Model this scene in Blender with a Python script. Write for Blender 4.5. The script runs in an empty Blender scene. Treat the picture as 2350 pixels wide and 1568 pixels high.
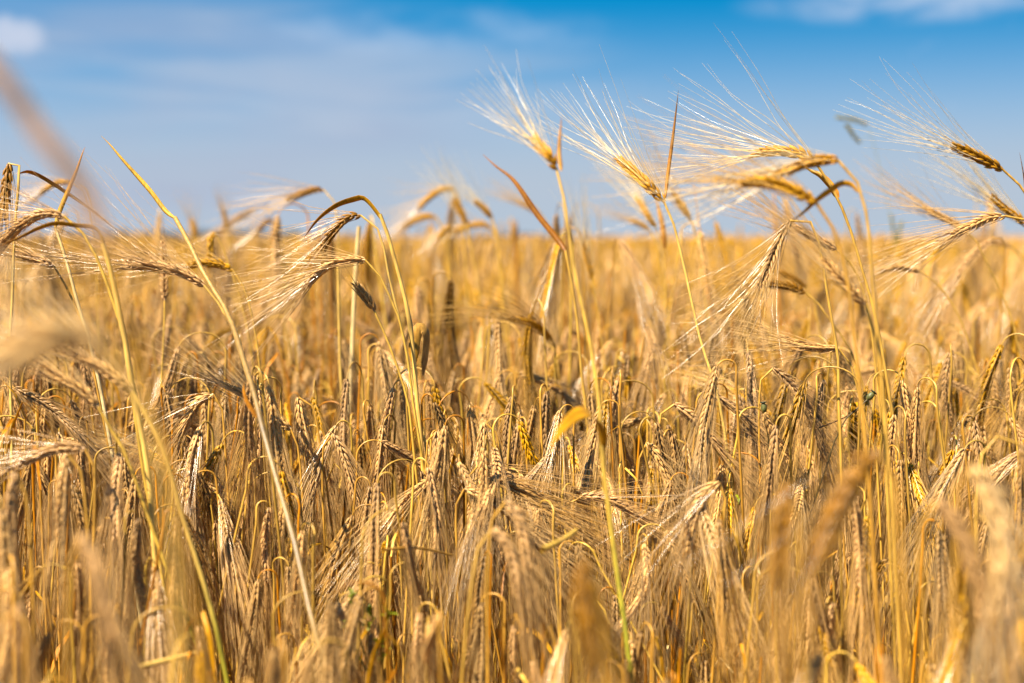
import bpy, math, random
import numpy as np
from mathutils import Vector, Matrix

# ------------------------------------------------------------------ camera, sky, sun, exposure
scene = bpy.context.scene
COL = scene.collection
CAM_Z = 0.91
PITCH = math.atan(239.0 / 3264.0)          # the horizon sits above the middle of the frame
FPX, CX, CY = 3264.0, 1175.0, 784.0        # 50 mm lens, in units of a 2350 px wide frame

cam_data = bpy.data.cameras.new('camera')
cam = bpy.data.objects.new('camera', cam_data)
COL.objects.link(cam)
cam.location = (0, 0, CAM_Z)
cam.rotation_euler = (math.pi / 2 - PITCH, 0, 0)
cam_data.sensor_width = 36.0
cam_data.lens = 50.0
cam_data.clip_start = 0.05
cam_data.clip_end = 20000.0
cam_data.dof.use_dof = True
cam_data.dof.focus_distance = 1.36
cam_data.dof.aperture_fstop = 3.6
cam_data.dof.aperture_blades = 9
scene.camera = cam

SUN_EL, SUN_AZ = math.radians(57), math.radians(-130)   # azimuth from +Y towards +X
SUN_DIR = Vector((math.sin(SUN_AZ) * math.cos(SUN_EL), math.cos(SUN_AZ) * math.cos(SUN_EL), math.sin(SUN_EL)))
sun_data = bpy.data.lights.new('sun', 'SUN')
sun_data.energy = 5.0
sun_data.angle = math.radians(0.5)
sun_data.color = (1.0, 0.905, 0.75)
sun = bpy.data.objects.new('sun', sun_data)
COL.objects.link(sun)
sun.rotation_euler = SUN_DIR.to_track_quat('Z', 'Y').to_euler()
sun.location = (0, 0, 30)

def pix_ray(x, y):
    """World direction of a point of the 2350 x 1568 frame, scaled to one metre of depth."""
    X, Y = (x - CX) / FPX, -(y - CY) / FPX
    c, s = math.cos(PITCH), math.sin(PITCH)
    return np.array([X, c + Y * s, -s + Y * c])

world = bpy.data.worlds.new("World")
scene.world = world
world.use_nodes = True
wn, wl = world.node_tree.nodes, world.node_tree.links
wn.clear()
def wnode(t, **kw):
    n = wn.new(t)
    for k, v in kw.items():
        if k == 'inputs':
            for i, val in v.items(): n.inputs[i].default_value = val
        else: setattr(n, k, v)
    return n
def wmath(op, a, b=None):
    n = wnode('ShaderNodeMath', operation=op)
    for i, v in enumerate((a, b)):
        if v is None: continue
        if isinstance(v, (int, float)): n.inputs[i].default_value = v
        else: wl.new(v, n.inputs[i])
    return n.outputs[0]
tc = wnode('ShaderNodeTexCoord')
sep = wnode('ShaderNodeSeparateXYZ'); wl.new(tc.outputs['Generated'], sep.inputs[0])
# the clear blue comes down close to the horizon on this dry day: the sky is looked up steeper than seen
zz = wmath('ADD', wmath('MULTIPLY', sep.outputs[2], 2.6), 0.10)
zc = wmath('MAXIMUM', zz, 0.02)
comb = wnode('ShaderNodeCombineXYZ')
wl.new(sep.outputs[0], comb.inputs[0]); wl.new(sep.outputs[1], comb.inputs[1]); wl.new(zc, comb.inputs[2])
nrm = wnode('ShaderNodeVectorMath', operation='NORMALIZE'); wl.new(comb.outputs[0], nrm.inputs[0])
sky = wnode('ShaderNodeTexSky', sky_type='NISHITA', sun_disc=False, sun_elevation=SUN_EL,
            sun_rotation=SUN_AZ, altitude=100.0, air_density=1.0, dust_density=0.6, ozone_density=2.0)
wl.new(nrm.outputs[0], sky.inputs[0])
hsv = wnode('ShaderNodeHueSaturation', inputs={0: 0.482, 1: 2.4, 2: 1.0})
wl.new(sky.outputs[0], hsv.inputs['Color'])
skyc = wnode('ShaderNodeMixRGB', blend_type='MULTIPLY', inputs={0: 1.0, 2: (0.0555, 0.0555, 0.0555, 1)})
wl.new(hsv.outputs[0], skyc.inputs[1])
# thin cirrus and haze, drawn in direction space (stretched along the horizon)
mp = wnode('ShaderNodeMapping'); mp.inputs['Scale'].default_value = (2.2, 2.2, 9.0)
wl.new(tc.outputs['Generated'], mp.inputs[0])
nz = wnode('ShaderNodeTexNoise', inputs={'Scale': 1.6, 'Detail': 5.0, 'Roughness': 0.5, 'Distortion': 0.4})
wl.new(mp.outputs[0], nz.inputs['Vector'])
mp2 = wnode('ShaderNodeMapping'); mp2.inputs['Scale'].default_value = (10, 10, 22)
wl.new(tc.outputs['Generated'], mp2.inputs[0])
nz2 = wnode('ShaderNodeTexNoise', inputs={'Scale': 2.0, 'Detail': 6.0, 'Roughness': 0.55, 'Distortion': 0.3})
wl.new(mp2.outputs[0], nz2.inputs['Vector'])
mp4 = wnode('ShaderNodeMapping'); mp4.inputs['Scale'].default_value = (3.2, 3.2, 26)
mp4.inputs['Rotation'].default_value = (0, math.radians(5), 0)
wl.new(tc.outputs['Generated'], mp4.inputs[0])
nz4 = wnode('ShaderNodeTexNoise', inputs={'Scale': 1.5, 'Detail': 6.0, 'Roughness': 0.5, 'Distortion': 0.6})
wl.new(mp4.outputs[0], nz4.inputs['Vector'])
def smooth(v, lo, hi):
    n = wnode('ShaderNodeMapRange', interpolation_type='SMOOTHSTEP')
    n.inputs[1].default_value, n.inputs[2].default_value = lo, hi
    wl.new(v, n.inputs[0])
    return n.outputs[0]
def patch(x, y, rx, ry, lo=1.0, hi=0.0):
    """1 inside an ellipse of the sky round the direction seen at (x, y), fading to 0 at its rim."""
    d = pix_ray(x, y); d = d / np.linalg.norm(d)
    u = (sep.outputs[0], float(d[0]), rx / FPX); v = (sep.outputs[2], float(d[2]), ry / FPX)
    q = None
    for s, c, r in (u, v):
        t = wmath('DIVIDE', wmath('SUBTRACT', s, c), r)
        t = wmath('MULTIPLY', t, t)
        q = t if q is None else wmath('ADD', q, t)
    return smooth(q, lo, hi)
veil = wmath('MULTIPLY', smooth(nz.outputs[0], 0.30, 0.72), patch(330, 260, 900, 330))
cir = wmath('MULTIPLY', smooth(wmath('ADD', nz2.outputs[0], 0.0), 0.30, 0.62), patch(2120, 0, 430, 56))
cir2 = wmath('MULTIPLY', smooth(nz2.outputs[0], 0.34, 0.70), patch(980, 75, 520, 70))
mp3 = wnode('ShaderNodeMapping'); mp3.inputs['Scale'].default_value = (30, 30, 40)
wl.new(tc.outputs['Generated'], mp3.inputs[0])
nz3 = wnode('ShaderNodeTexNoise', inputs={'Scale': 2.0, 'Detail': 5.0, 'Roughness': 0.5})
wl.new(mp3.outputs[0], nz3.inputs['Vector'])
puff = smooth(wmath('ADD', patch(30, 84, 85, 62), wmath('MULTIPLY', wmath('SUBTRACT', nz3.outputs[0], 0.5), 1.6)), 0.20, 1.10)
def over(base, fac, color, k):
    m = wnode('ShaderNodeMixRGB'); m.inputs[2].default_value = color
    wl.new(wmath('MULTIPLY', fac, k), m.inputs[0]); wl.new(base, m.inputs[1])
    return m.outputs[0]
hz = smooth(sep.outputs[2], 0.168, 0.03)
c = over(skyc.outputs[0], hz, (0.140, 0.163, 0.193, 1), 0.98)
streak = wmath('MULTIPLY', smooth(nz4.outputs[0], 0.42, 0.70), patch(560, 190, 1050, 240))
c = over(c, veil, (0.123, 0.142, 0.188, 1), 0.85)
c = over(c, streak, (0.154, 0.177, 0.213, 1), 0.42)
c = over(c, cir2, (0.143, 0.188, 0.25, 1), 0.36)
c = over(c, cir, (0.17, 0.20, 0.25, 1), 0.65)
c = over(c, puff, (0.19, 0.207, 0.247, 1), 0.75)
bg = wnode('ShaderNodeBackground'); bg.inputs[1].default_value = 1.0
wl.new(c, bg.inputs[0])
wo = wnode('ShaderNodeOutputWorld'); wl.new(bg.outputs[0], wo.inputs[0])

scene.view_settings.view_transform = 'Standard'
scene.view_settings.look = 'None'
scene.view_settings.exposure = 1.78
scene.view_settings.gamma = 1.0
scene.render.engine = 'CYCLES'
scene.cycles.max_bounces = 10
scene.cycles.diffuse_bounces = 3
scene.cycles.transmission_bounces = 6
scene.cycles.glossy_bounces = 2
scene.cycles.sample_clamp_indirect = 6.0

# ------------------------------------------------------------------ materials
def straw_material(name, rough=0.5, transl=0.25, spec=0.4, streak=60.0, sat=1.0, bump=0.15):
    m = bpy.data.materials.new(name); m.use_nodes = True
    n, l = m.node_tree.nodes, m.node_tree.links
    n.clear()
    at = n.new('ShaderNodeAttribute'); at.attribute_name = 'tone'
    oi = n.new('ShaderNodeObjectInfo')
    mr = n.new('ShaderNodeMapRange'); mr.inputs[3].default_value = 0.50; mr.inputs[4].default_value = 1.0
    l.new(oi.outputs['Random'], mr.inputs[0])
    # stalks built one by one (object alpha 0) keep their own colour; the crop varies from plant to plant
    va = n.new('ShaderNodeMix'); va.data_type = 'FLOAT'; va.inputs[2].default_value = 0.78
    l.new(oi.outputs['Alpha'], va.inputs[0]); l.new(mr.outputs[0], va.inputs[3])
    tc = n.new('ShaderNodeTexCoord')
    mp = n.new('ShaderNodeMapping'); mp.inputs['Scale'].default_value = (6, 6, 1)
    l.new(tc.outputs['Object'], mp.inputs[0])
    nz = n.new('ShaderNodeTexNoise'); nz.inputs['Scale'].default_value = streak
    nz.inputs['Detail'].default_value = 4.0
    l.new(mp.outputs[0], nz.inputs['Vector'])
    mr2 = n.new('ShaderNodeMapRange'); mr2.inputs[1].default_value = 0.3; mr2.inputs[2].default_value = 0.7
    mr2.inputs[3].default_value = 0.62; mr2.inputs[4].default_value = 1.18
    l.new(nz.outputs[0], mr2.inputs[0])
    mu = n.new('ShaderNodeMath'); mu.operation = 'MULTIPLY'
    l.new(va.outputs[0], mu.inputs[0]); l.new(mr2.outputs[0], mu.inputs[1])
    hs = n.new('ShaderNodeHueSaturation'); hs.inputs['Saturation'].default_value = sat * 1.24; hs.inputs['Hue'].default_value = 0.494
    l.new(at.outputs['Color'], hs.inputs['Color']); l.new(mu.outputs[0], hs.inputs['Value'])
    p = n.new('ShaderNodeBsdfPrincipled')
    p.inputs['Roughness'].default_value = rough
    p.inputs['Specular IOR Level'].default_value = spec
    l.new(hs.outputs[0], p.inputs['Base Color'])
    if bump:
        b = n.new('ShaderNodeBump'); b.inputs['Strength'].default_value = bump; b.inputs['Distance'].default_value = 0.0006
        l.new(nz.outputs[0], b.inputs['Height']); l.new(b.outputs[0], p.inputs['Normal'])
    t = n.new('ShaderNodeBsdfTranslucent')
    l.new(hs.outputs[0], t.inputs['Color'])
    mx = n.new('ShaderNodeMixShader'); mx.inputs[0].default_value = transl
    l.new(p.outputs[0], mx.inputs[1]); l.new(t.outputs[0], mx.inputs[2])
    o = n.new('ShaderNodeOutputMaterial'); l.new(mx.outputs[0], o.inputs[0])
    return m
M_STEM = straw_material('straw_stem', 0.42, 0.07, 0.4, 50.0, 0.94)
M_GRAIN = straw_material('barley_grain', 0.5, 0.16, 0.35, 260.0, bump=0.3)
M_AWN = straw_material('barley_awn', 0.24, 0.20, 1.0, 30.0, bump=0)
M_LEAF = straw_material('dry_leaf', 0.5, 0.24, 0.3, 90.0)
M_GREEN = straw_material('green_plant', 0.45, 0.35, 0.4, 80.0)
MATS = [M_STEM, M_GRAIN, M_AWN, M_LEAF]

# ------------------------------------------------------------------ mesh kit
class MB:
    def __init__(self): self.v, self.f, self.c, self.m, self.n = [], [], [], [], 0
    def add(self, v, f, c, mat=0):
        v = np.asarray(v, float)
        self.v.append(v)
        self.f += [tuple(int(i) + self.n for i in q) for q in f]
        c = np.asarray(c, float)
        self.c.append(np.tile(c, (len(v), 1)) if c.ndim == 1 else c)
        self.m += [mat] * len(f)
        self.n += len(v)
    def mesh(self, name, mats):
        me = bpy.data.meshes.new(name)
        v = np.concatenate(self.v); c = np.concatenate(self.c)
        me.from_pydata(v.tolist(), [], self.f)
        for m in mats: me.materials.append(m)
        if len(mats) > 1: me.polygons.foreach_set('material_index', np.array(self.m, 'i'))
        me.polygons.foreach_set('use_smooth', np.ones(len(self.f), bool))
        a = me.color_attributes.new('tone', 'FLOAT_COLOR', 'POINT')
        rgba = np.ones((len(v), 4), 'f'); rgba[:, :3] = c
        a.data.foreach_set('color', rgba.ravel())
        me.update()
        return me
    def merge(self, o, mat):
        self.v += o.v; self.c += o.c
        self.f += [tuple(i + self.n for i in q) for q in o.f]
        self.m += [mat] * len(o.f); self.n += o.n

def unit(a):
    return a / max(1e-12, np.linalg.norm(a))
def spline(P, n):
    """n samples, evenly spaced in arc length, of a Catmull-Rom curve through P."""
    P = np.asarray(P, float)
    if len(P) == 2:
        return P[0] + (P[1] - P[0]) * np.linspace(0, 1, n)[:, None]
    Q = np.vstack([2 * P[0] - P[1], P, 2 * P[-1] - P[-2]])
    out = []
    for i in range(len(P) - 1):
        a, b, c, d = Q[i:i + 4]
        t = np.linspace(0, 1, 16, endpoint=False)[:, None]
        out.append(0.5 * (2 * b + (c - a) * t + (2 * a - 5 * b + 4 * c - d) * t * t + (3 * b - a - 3 * c + d) * t ** 3))
    S = np.vstack(out + [P[-1:]])
    L = np.concatenate([[0], np.cumsum(np.linalg.norm(np.diff(S, axis=0), axis=1))])
    u = np.linspace(0, L[-1], n)
    return np.stack([np.interp(u, L, S[:, k]) for k in range(3)], 1)
def frames(C, ref=None):
    T = np.gradient(C, axis=0)
    T /= np.maximum(1e-12, np.linalg.norm(T, axis=1))[:, None]
    r = ref if ref is not None else (np.array([1.0, 0, 0]) if abs(T[0][0]) < 0.8 else np.array([0, 1.0, 0]))
    N = np.zeros_like(C)
    x = unit(r - T[0] * np.dot(r, T[0])); N[0] = x
    for i in range(1, len(C)):
        x = unit(x - T[i] * np.dot(x, T[i])); N[i] = x
    return T, N, np.cross(T, N)
def tube(mb, C, R, col, sides=5, mat=0):
    C = np.asarray(C); n = len(C)
    T, N, B = frames(C)
    R = np.broadcast_to(np.asarray(R, float), (n,))
    a = np.arange(sides) * 2 * math.pi / sides
    V = (C[:, None] + R[:, None, None] * (np.cos(a)[None, :, None] * N[:, None] + np.sin(a)[None, :, None] * B[:, None])).reshape(-1, 3)
    F = [(i * sides + k, i * sides + (k + 1) % sides, (i + 1) * sides + (k + 1) % sides, (i + 1) * sides + k)
         for i in range(n - 1) for k in range(sides)]
    col = np.asarray(col, float)
    if col.ndim == 2: col = np.repeat(col, sides, axis=0)
    mb.add(V, F, col, mat)
def ribbon(mb, C, W, col, ref, fold=0.25, twist=0.0, mat=3):
    C = np.asarray(C); n = len(C)
    T, N, B = frames(C, ref)
    W = np.broadcast_to(np.asarray(W, float), (n,))
    th = np.linspace(0, twist, n)
    U = np.cos(th)[:, None] * N + np.sin(th)[:, None] * B
    D = -np.sin(th)[:, None] * N + np.cos(th)[:, None] * B
    # a blade with a real thickness: two sides of five points across
    prof = [(-1, 0.8), (-0.5, 0.1), (0, -0.3), (0.5, 0.1), (1, 0.8)]
    top = [C + U * (W * a)[:, None] + D * (W * fold * b)[:, None] for a, b in prof]
    bot = [C + U * (W * a * 0.97)[:, None] + D * (W * fold * b - 0.00012)[:, None] for a, b in prof]
    V = np.stack(top + bot[::-1], 1).reshape(-1, 3)
    F = [(i * 10 + k, i * 10 + (k + 1) % 10, (i + 1) * 10 + (k + 1) % 10, (i + 1) * 10 + k) for i in range(n - 1) for k in range(10)]
    col = np.asarray(col, float)
    if col.ndim == 2: col = np.repeat(col, 10, axis=0)
    mb.add(V, F, col, mat)

# one barley grain along +z (unit length), pointed at its tip, creased on the back
def grain_unit(sides=6, rings=5):
    z = np.array([0, 0.16, 0.42, 0.70, 0.90, 1.0])[:rings + 1]
    r = np.array([0.30, 0.78, 1.0, 0.78, 0.36, 0.06])[:rings + 1]
    a = np.arange(sides) * 2 * math.pi / sides
    V = np.array([[r[i] * math.cos(t), r[i] * math.sin(t), z[i]] for i in range(len(z)) for t in a])
    F = [(i * sides + k, i * sides + (k + 1) % sides, (i + 1) * sides + (k + 1) % sides, (i + 1) * sides + k)
         for i in range(len(z) - 1) for k in range(sides)]
    return V, F, np.repeat(z, sides)
GV, GF, GZ = grain_unit()

TONES = {  # real colours of ripe ears and of their awns (linear)
    'golden': ((0.72, 0.43, 0.12), (0.84, 0.57, 0.25)),
    'straw': ((0.80, 0.54, 0.27), (0.86, 0.61, 0.32)),
    'beige': ((0.70, 0.47, 0.25), (0.78, 0.53, 0.27)),
    'grey': ((0.50, 0.33, 0.16), (0.72, 0.47, 0.21)),
    'brown': ((0.36, 0.19, 0.05), (0.72, 0.47, 0.20)),
    'grey_white': ((0.46, 0.30, 0.15), (0.80, 0.57, 0.29)),
    'brown_white': ((0.46, 0.26, 0.07), (1.0, 0.82, 0.52)),
    'white': ((0.62, 0.33, 0.05), (1.0, 0.81, 0.48)),
    'cream': ((0.86, 0.62, 0.33), (0.98, 0.80, 0.52)),
    'green': ((0.56, 0.46, 0.18), (0.70, 0.62, 0.27)),
}
def make_ear(axis, tone, rng, roll=0.0, awn_len=0.13, spread=0.22, awn_bias=(0, 0, 0), laterals=True,
             size=1.0, awn_share=0.68, awn_r=0.00028, nodes=None):
    """Grains in two overlapping ranks with side grains, and the awns that leave their tips."""
    ear, awns = MB(), MB()
    C = spline(axis, 40)
    L = np.linalg.norm(np.diff(C, axis=0), axis=1).sum()
    n = nodes or max(10, int(L / (0.0028 * size)))
    P = spline(axis, n)
    T, N, B = frames(P)
    cr, sr = math.cos(roll), math.sin(roll)
    N, B = cr * N + sr * B, cr * B - sr * N
    gc, ac = (np.array(x) for x in TONES[tone])
    tube(ear, C, np.linspace(0.0011, 0.0006, 40) * size, gc * 0.8, 5, 0)
    bias = np.array(awn_bias, float)
    for i in range(n):
        s = 1 if i % 2 == 0 else -1
        f = i / (n - 1)
        env = 0.72 + 0.28 * min(1, f * 6) if f < 0.5 else 1.0 - 0.38 * max(0, (f - 0.72) / 0.28)
        kinds = [(0.0, 1.0)] + ([(62.0, 0.82), (-62.0, 0.82)] if laterals else [])
        for ang, sc in kinds:
            a = math.radians(ang) + rng.gauss(0, 0.07)
            out = s * (math.cos(a) * N[i] + math.sin(a) * B[i])
            tilt = math.radians(21 + rng.gauss(0, 3)) * (1 - 0.4 * f)
            d = unit(T[i] * math.cos(tilt) + out * math.sin(tilt))
            gl = 0.0106 * size * sc * env * rng.uniform(0.93, 1.07)
            gw = 0.00165 * size * (0.9 if ang else 1.0) * env
            x = unit(np.cross(d, out)); y = np.cross(d, x)
            o = P[i] + out * 0.0017 * size
            V = o + GV[:, :1] * gw * x + GV[:, 1:2] * gw * 0.85 * y + GV[:, 2:] * gl * d
            shade = rng.uniform(0.80, 1.12)
            tipc = gc * np.array([1.16, 1.14, 1.10])
            cc = (gc * 0.86 + (tipc - gc * 0.86) * GZ[:, None]) * shade
            ear.add(V, GF, cc, 1)
            if ang == 0 or rng.random() < awn_share:
                tip = o + d * gl * 0.97
                al = awn_len * rng.uniform(0.78, 1.12) * (1.0 - 0.12 * f)
                sp = spread * rng.uniform(0.35, 1.25)
                if rng.random() < 0.06: sp *= 1.9
                side = unit(out + 0.55 * (rng.gauss(0, 1) * N[i] + rng.gauss(0, 1) * B[i]))
                d1 = unit(d * 0.55 + T[i] * 0.75 + side * sp * 0.6 + bias * 0.4)
                d2 = unit(T[i] + side * sp * 1.35 + bias)
                w = np.array([rng.gauss(0, 1) for _ in range(3)]) * al * (0.022 if spread > 0.16 else 0.010)
                A = [tip, tip + d1 * al * 0.3, tip + d1 * al * 0.45 + d2 * al * 0.2 + w, tip + d1 * al * 0.45 + d2 * al * 0.55]
                tube(awns, spline(A, 7), np.linspace(awn_r * 1.15, awn_r * 0.28, 7), ac * rng.uniform(0.82, 1.1), 3, 2)
    # straight terminal awns
    for k in range(3):
        d = unit(T[-1] + 0.12 * np.array([rng.gauss(0, 1) for _ in range(3)]) + bias * 0.4)
        tube(awns, spline([P[-1], P[-1] + d * awn_len * 0.5, P[-1] + unit(d + bias * .3) * awn_len], 6), np.linspace(awn_r, awn_r * 0.3, 6), ac, 3, 2)
    return ear, awns

STEM_COL = {
    'gold': (0.62, 0.40, 0.13), 'yellow': (0.68, 0.46, 0.14), 'pale': (0.86, 0.60, 0.22), 'tan': (0.58, 0.34, 0.11),
    'orange': (0.54, 0.23, 0.03), 'brown': (0.32, 0.14, 0.03), 'green': (0.32, 0.31, 0.06), 'grey': (0.46, 0.33, 0.18),
    'dark': (0.13, 0.07, 0.025), 'strawy': (0.64, 0.44, 0.18), 'dull': (0.30, 0.20, 0.08), 'bleached': (1.28, 1.10, 0.88), 'white': (0.86, 0.68, 0.36),
}
def make_stem(path, r0, r1, col, rng, n=44, node_at=(), base_green=None, sides=7, raw=False):
    mb = MB()
    C = np.asarray(path) if raw else spline(path, n)
    f = np.linspace(0, 1, n)
    R = r0 + (r1 - r0) * f
    base = np.array(STEM_COL[col])
    top = np.array(STEM_COL['gold'])
    c = base + (top - base) * np.clip((f - 0.75) / 0.25, 0, 1)[:, None] * 0.4
    ph = rng.uniform(0, 9)
    if raw:   # lower half brown like dry sheaths, deepened to paint in shade between stalks
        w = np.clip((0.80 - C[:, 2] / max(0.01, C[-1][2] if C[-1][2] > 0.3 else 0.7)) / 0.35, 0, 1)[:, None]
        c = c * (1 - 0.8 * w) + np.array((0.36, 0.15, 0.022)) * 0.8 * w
    c = c * (1 + 0.09 * np.sin(f * 23 + ph) + 0.05 * np.sin(f * 61 + ph * 2))[:, None]
    for q in node_at:
        w = np.exp(-((f - q) / 0.012) ** 2)
        R = R * (1 + 0.4 * w)
        c = c * (1 - 0.55 * w)[:, None]
    if base_green is not None:   # (fraction, where the living green begins, going down)
        w = 1 / (1 + np.exp((f - base_green) / 0.025))
        c = c * (1 - w)[:, None] + np.array(STEM_COL['green']) * w[:, None]
    tube(mb, C, R, c, sides, 0)
    return mb
def make_leaf(path, w, col, rng, n=26, twist=0.0, fold=0.3, ref=None, tip='sharp', col2=None):
    mb = MB()
    C = spline(path, n)
    f = np.linspace(0, 1, n)
    W = w * np.clip(np.minimum(0.45 + f * 5, 1), 0, 1) * np.clip((1 - f) / 0.55, 0.04, 1) ** 0.8
    if tip == 'blunt': W = w * np.clip(np.minimum(0.5 + f * 4, 1), 0, 1) * np.clip((1 - f) / 0.15, 0.1, 1) ** 0.6
    a = np.array(STEM_COL[col]); b = np.array(STEM_COL[col2 or col])
    c = a + (b - a) * f[:, None]
    c = c * (1 + 0.12 * np.sin(f * 17 + rng.uniform(0, 6)))[:, None]
    if ref is None: ref = np.array([rng.uniform(-1, 1), rng.uniform(-1, 1), 0.3])
    ribbon(mb, C, W, c, np.asarray(ref, float), fold, twist, 3)
    return mb

def link(name, mb, mats, parent=None, loc=None):
    o = bpy.data.objects.new(name, mb if isinstance(mb, bpy.types.Mesh) else mb.mesh(name, mats))
    COL.objects.link(o)
    if parent is not None: o.parent = parent
    if loc is not None: o.location = loc
    return o
def thing(name, label, cat, loc=(0, 0, 0), group=None):
    o = bpy.data.objects.new(name, None); COL.objects.link(o)
    o.empty_display_size = 0.05
    o.location = loc
    o['label'] = label; o['category'] = cat
    if group: o['group'] = group
    return o
def shift(mb, off):
    mb.v = [v - off for v in mb.v]
    return mb

# ------------------------------------------------------------------ the ground and what lies far off
def plain_material(name, c1, c2, scale, rough=0.9):
    m = bpy.data.materials.new(name); m.use_nodes = True
    n, l = m.node_tree.nodes, m.node_tree.links
    p = n['Principled BSDF']; p.inputs['Roughness'].default_value = rough
    nz = n.new('ShaderNodeTexNoise'); nz.inputs['Scale'].default_value = scale; nz.inputs['Detail'].default_value = 8
    r = n.new('ShaderNodeValToRGB'); r.color_ramp.elements[0].color = (*c1, 1); r.color_ramp.elements[1].color = (*c2, 1)
    r.color_ramp.elements[0].position = 0.35; r.color_ramp.elements[1].position = 0.68
    tc = n.new('ShaderNodeTexCoord'); l.new(tc.outputs['Object'], nz.inputs[0])
    l.new(nz.outputs[0], r.inputs[0]); l.new(r.outputs[0], p.inputs['Base Color'])
    return m
g = MB()
S = 6000.0
g.add([(-S, -40, 0), (S, -40, 0), (S, S, 0), (-S, S, 0)], [(0, 1, 2, 3)], (1, 1, 1))
ground = link('ground', g, [plain_material('straw_littered_soil', (0.06, 0.032, 0.012), (0.22, 0.13, 0.05), 14.0)])
ground['kind'] = 'structure'

def far_wood():
    rng = np.random.default_rng(5)
    mb = MB()
    for x0, x1, y0, hgt in ((-330, -165, 1150, 6.0), (-420, -300, 1250, 5.0), (-60, 40, 1500, 4.0)):
        nt = int((x1 - x0) / 3.2)
        for k in range(nt):
            x = rng.uniform(x0, x1); y = y0 + rng.uniform(-25, 25)
            h = hgt * rng.uniform(0.6, 1.15); r = rng.uniform(2.0, 3.6)
            u = rng.normal(size=(70, 3)); u /= np.linalg.norm(u, axis=1)[:, None]
            P = np.array([x, y, h * 0.55]) + u * np.array([r, r, h * 0.48]) * rng.uniform(0.6, 1.0, (70, 1))
            for p in P:
                a, b = rng.normal(size=3), rng.normal(size=3)
                a = a / np.linalg.norm(a) * 0.9; b = b / np.linalg.norm(b) * 0.9
                mb.add([p - a, p + b, p + a, p - b], [(0, 1, 2, 3)], np.array([0.045, 0.075, 0.035]) * rng.uniform(0.6, 1.3))
    o = link('far_wood', mb, [M_GREEN])
    o['kind'] = 'stuff'; o['label'] = 'dark strip of woodland on the horizon behind the field'; o['category'] = 'wood'
far_wood()

# ------------------------------------------------------------------ tall stalks that stand clear of the crop
HERO_PX = []   # (x, D, short name) of the stalks other labels can refer to
def pt(x, y, D):
    return np.array([0, 0, CAM_Z]) + pix_ray(x, y) * D
def lift(pts, D, dD=0.0, wob=None):
    """Points seen at (x, y) become places D metres away; dD tilts the plant towards or away along its length."""
    n = len(pts)
    return np.array([pt(p[0], p[1], D + (p[2] if len(p) > 2 else 0) + dD * i / max(1, n - 1)) for i, p in enumerate(pts)])
def to_ground(P):
    """Adds the hidden foot of a stem: from its lowest known place down to the soil."""
    p0, p1 = P[0], P[1]
    d = unit(p0 - p1)
    z = p0[2]
    if z < 0.02: return P
    slope = d[:2] / max(0.5, -d[2])
    n = np.linalg.norm(slope)
    if n > 0.5: slope = slope / n * 0.5
    a = p0 + np.array([slope[0] * z * 0.45 * 0.8, slope[1] * z * 0.45 * 0.8, -z * 0.45])
    b = p0 + np.array([slope[0] * z * 0.6, slope[1] * z * 0.6, -z])
    return np.vstack([[b], [a], P])

def stalk(label, D, stem=None, ear=None, tone='golden', leaves=(), dE=0.0, dS=0.0, r=(0.0019, 0.0010), col='gold', seed=None,
          awn=0.13, spread=0.22, bias=(0, 0, 0), group='tall barley stalks standing above the crop', roll=None, size=1.0,
          node_at=(), base_green=None, kind='barley_stalk', cat='barley stalk', awn_r=0.00028, awn_share=0.68, laterals=True, ground=True):
    rng = random.Random(seed if seed is not None else label)
    if D > 2.25: r = (r[0] * 1.4, r[1] * 2.0)
    P = lift(stem, D, dS)
    full = to_ground(P) if ground else P
    root = thing(kind, label, cat, tuple(full[0]), group)
    off = full[0]
    Lf = np.linalg.norm(np.diff(full, axis=0), axis=1).sum(); Lv = np.linalg.norm(np.diff(P, axis=0), axis=1).sum()
    na = [1 - (1 - q) * Lv / Lf for q in node_at]
    bg_ = None if base_green is None else 1 - (1 - base_green) * Lv / Lf
    link('stem', shift(make_stem(full, r[0], r[1], col, rng, node_at=na, base_green=bg_), off), [M_STEM], root)
    if ear:
        E = [P[-1]] + list(lift(ear, D + dS, dE))
        e, a = make_ear(E, tone, rng, roll if roll is not None else rng.uniform(0, 3.1), awn, spread, bias, size=size,
                        awn_r=awn_r, awn_share=awn_share, laterals=laterals)
        eo = link('ear', shift(e, off), MATS, root)
        link('awns', shift(a, off), [M_AWN] , eo)
        for p in eo.children: p.data.polygons.foreach_set('material_index', np.zeros(len(p.data.polygons), 'i'))
    for lf in leaves:
        lf = dict(lf)
        lp = lift(lf.pop('path'), D + lf.pop('off', 0.0), lf.pop('dD', 0.02))
        lab = lf.pop('label', None)
        lo = link('leaf', shift(make_leaf(lp, lf.pop('w', 0.003), lf.pop('col', 'orange'), rng, **lf), off), [M_LEAF], root)
        if lab: lo['label'] = lab
    for o in root.children_recursive: o.color = (1, 1, 1, 0)
    return root

UP = (0, 0, 0.05)
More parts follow.
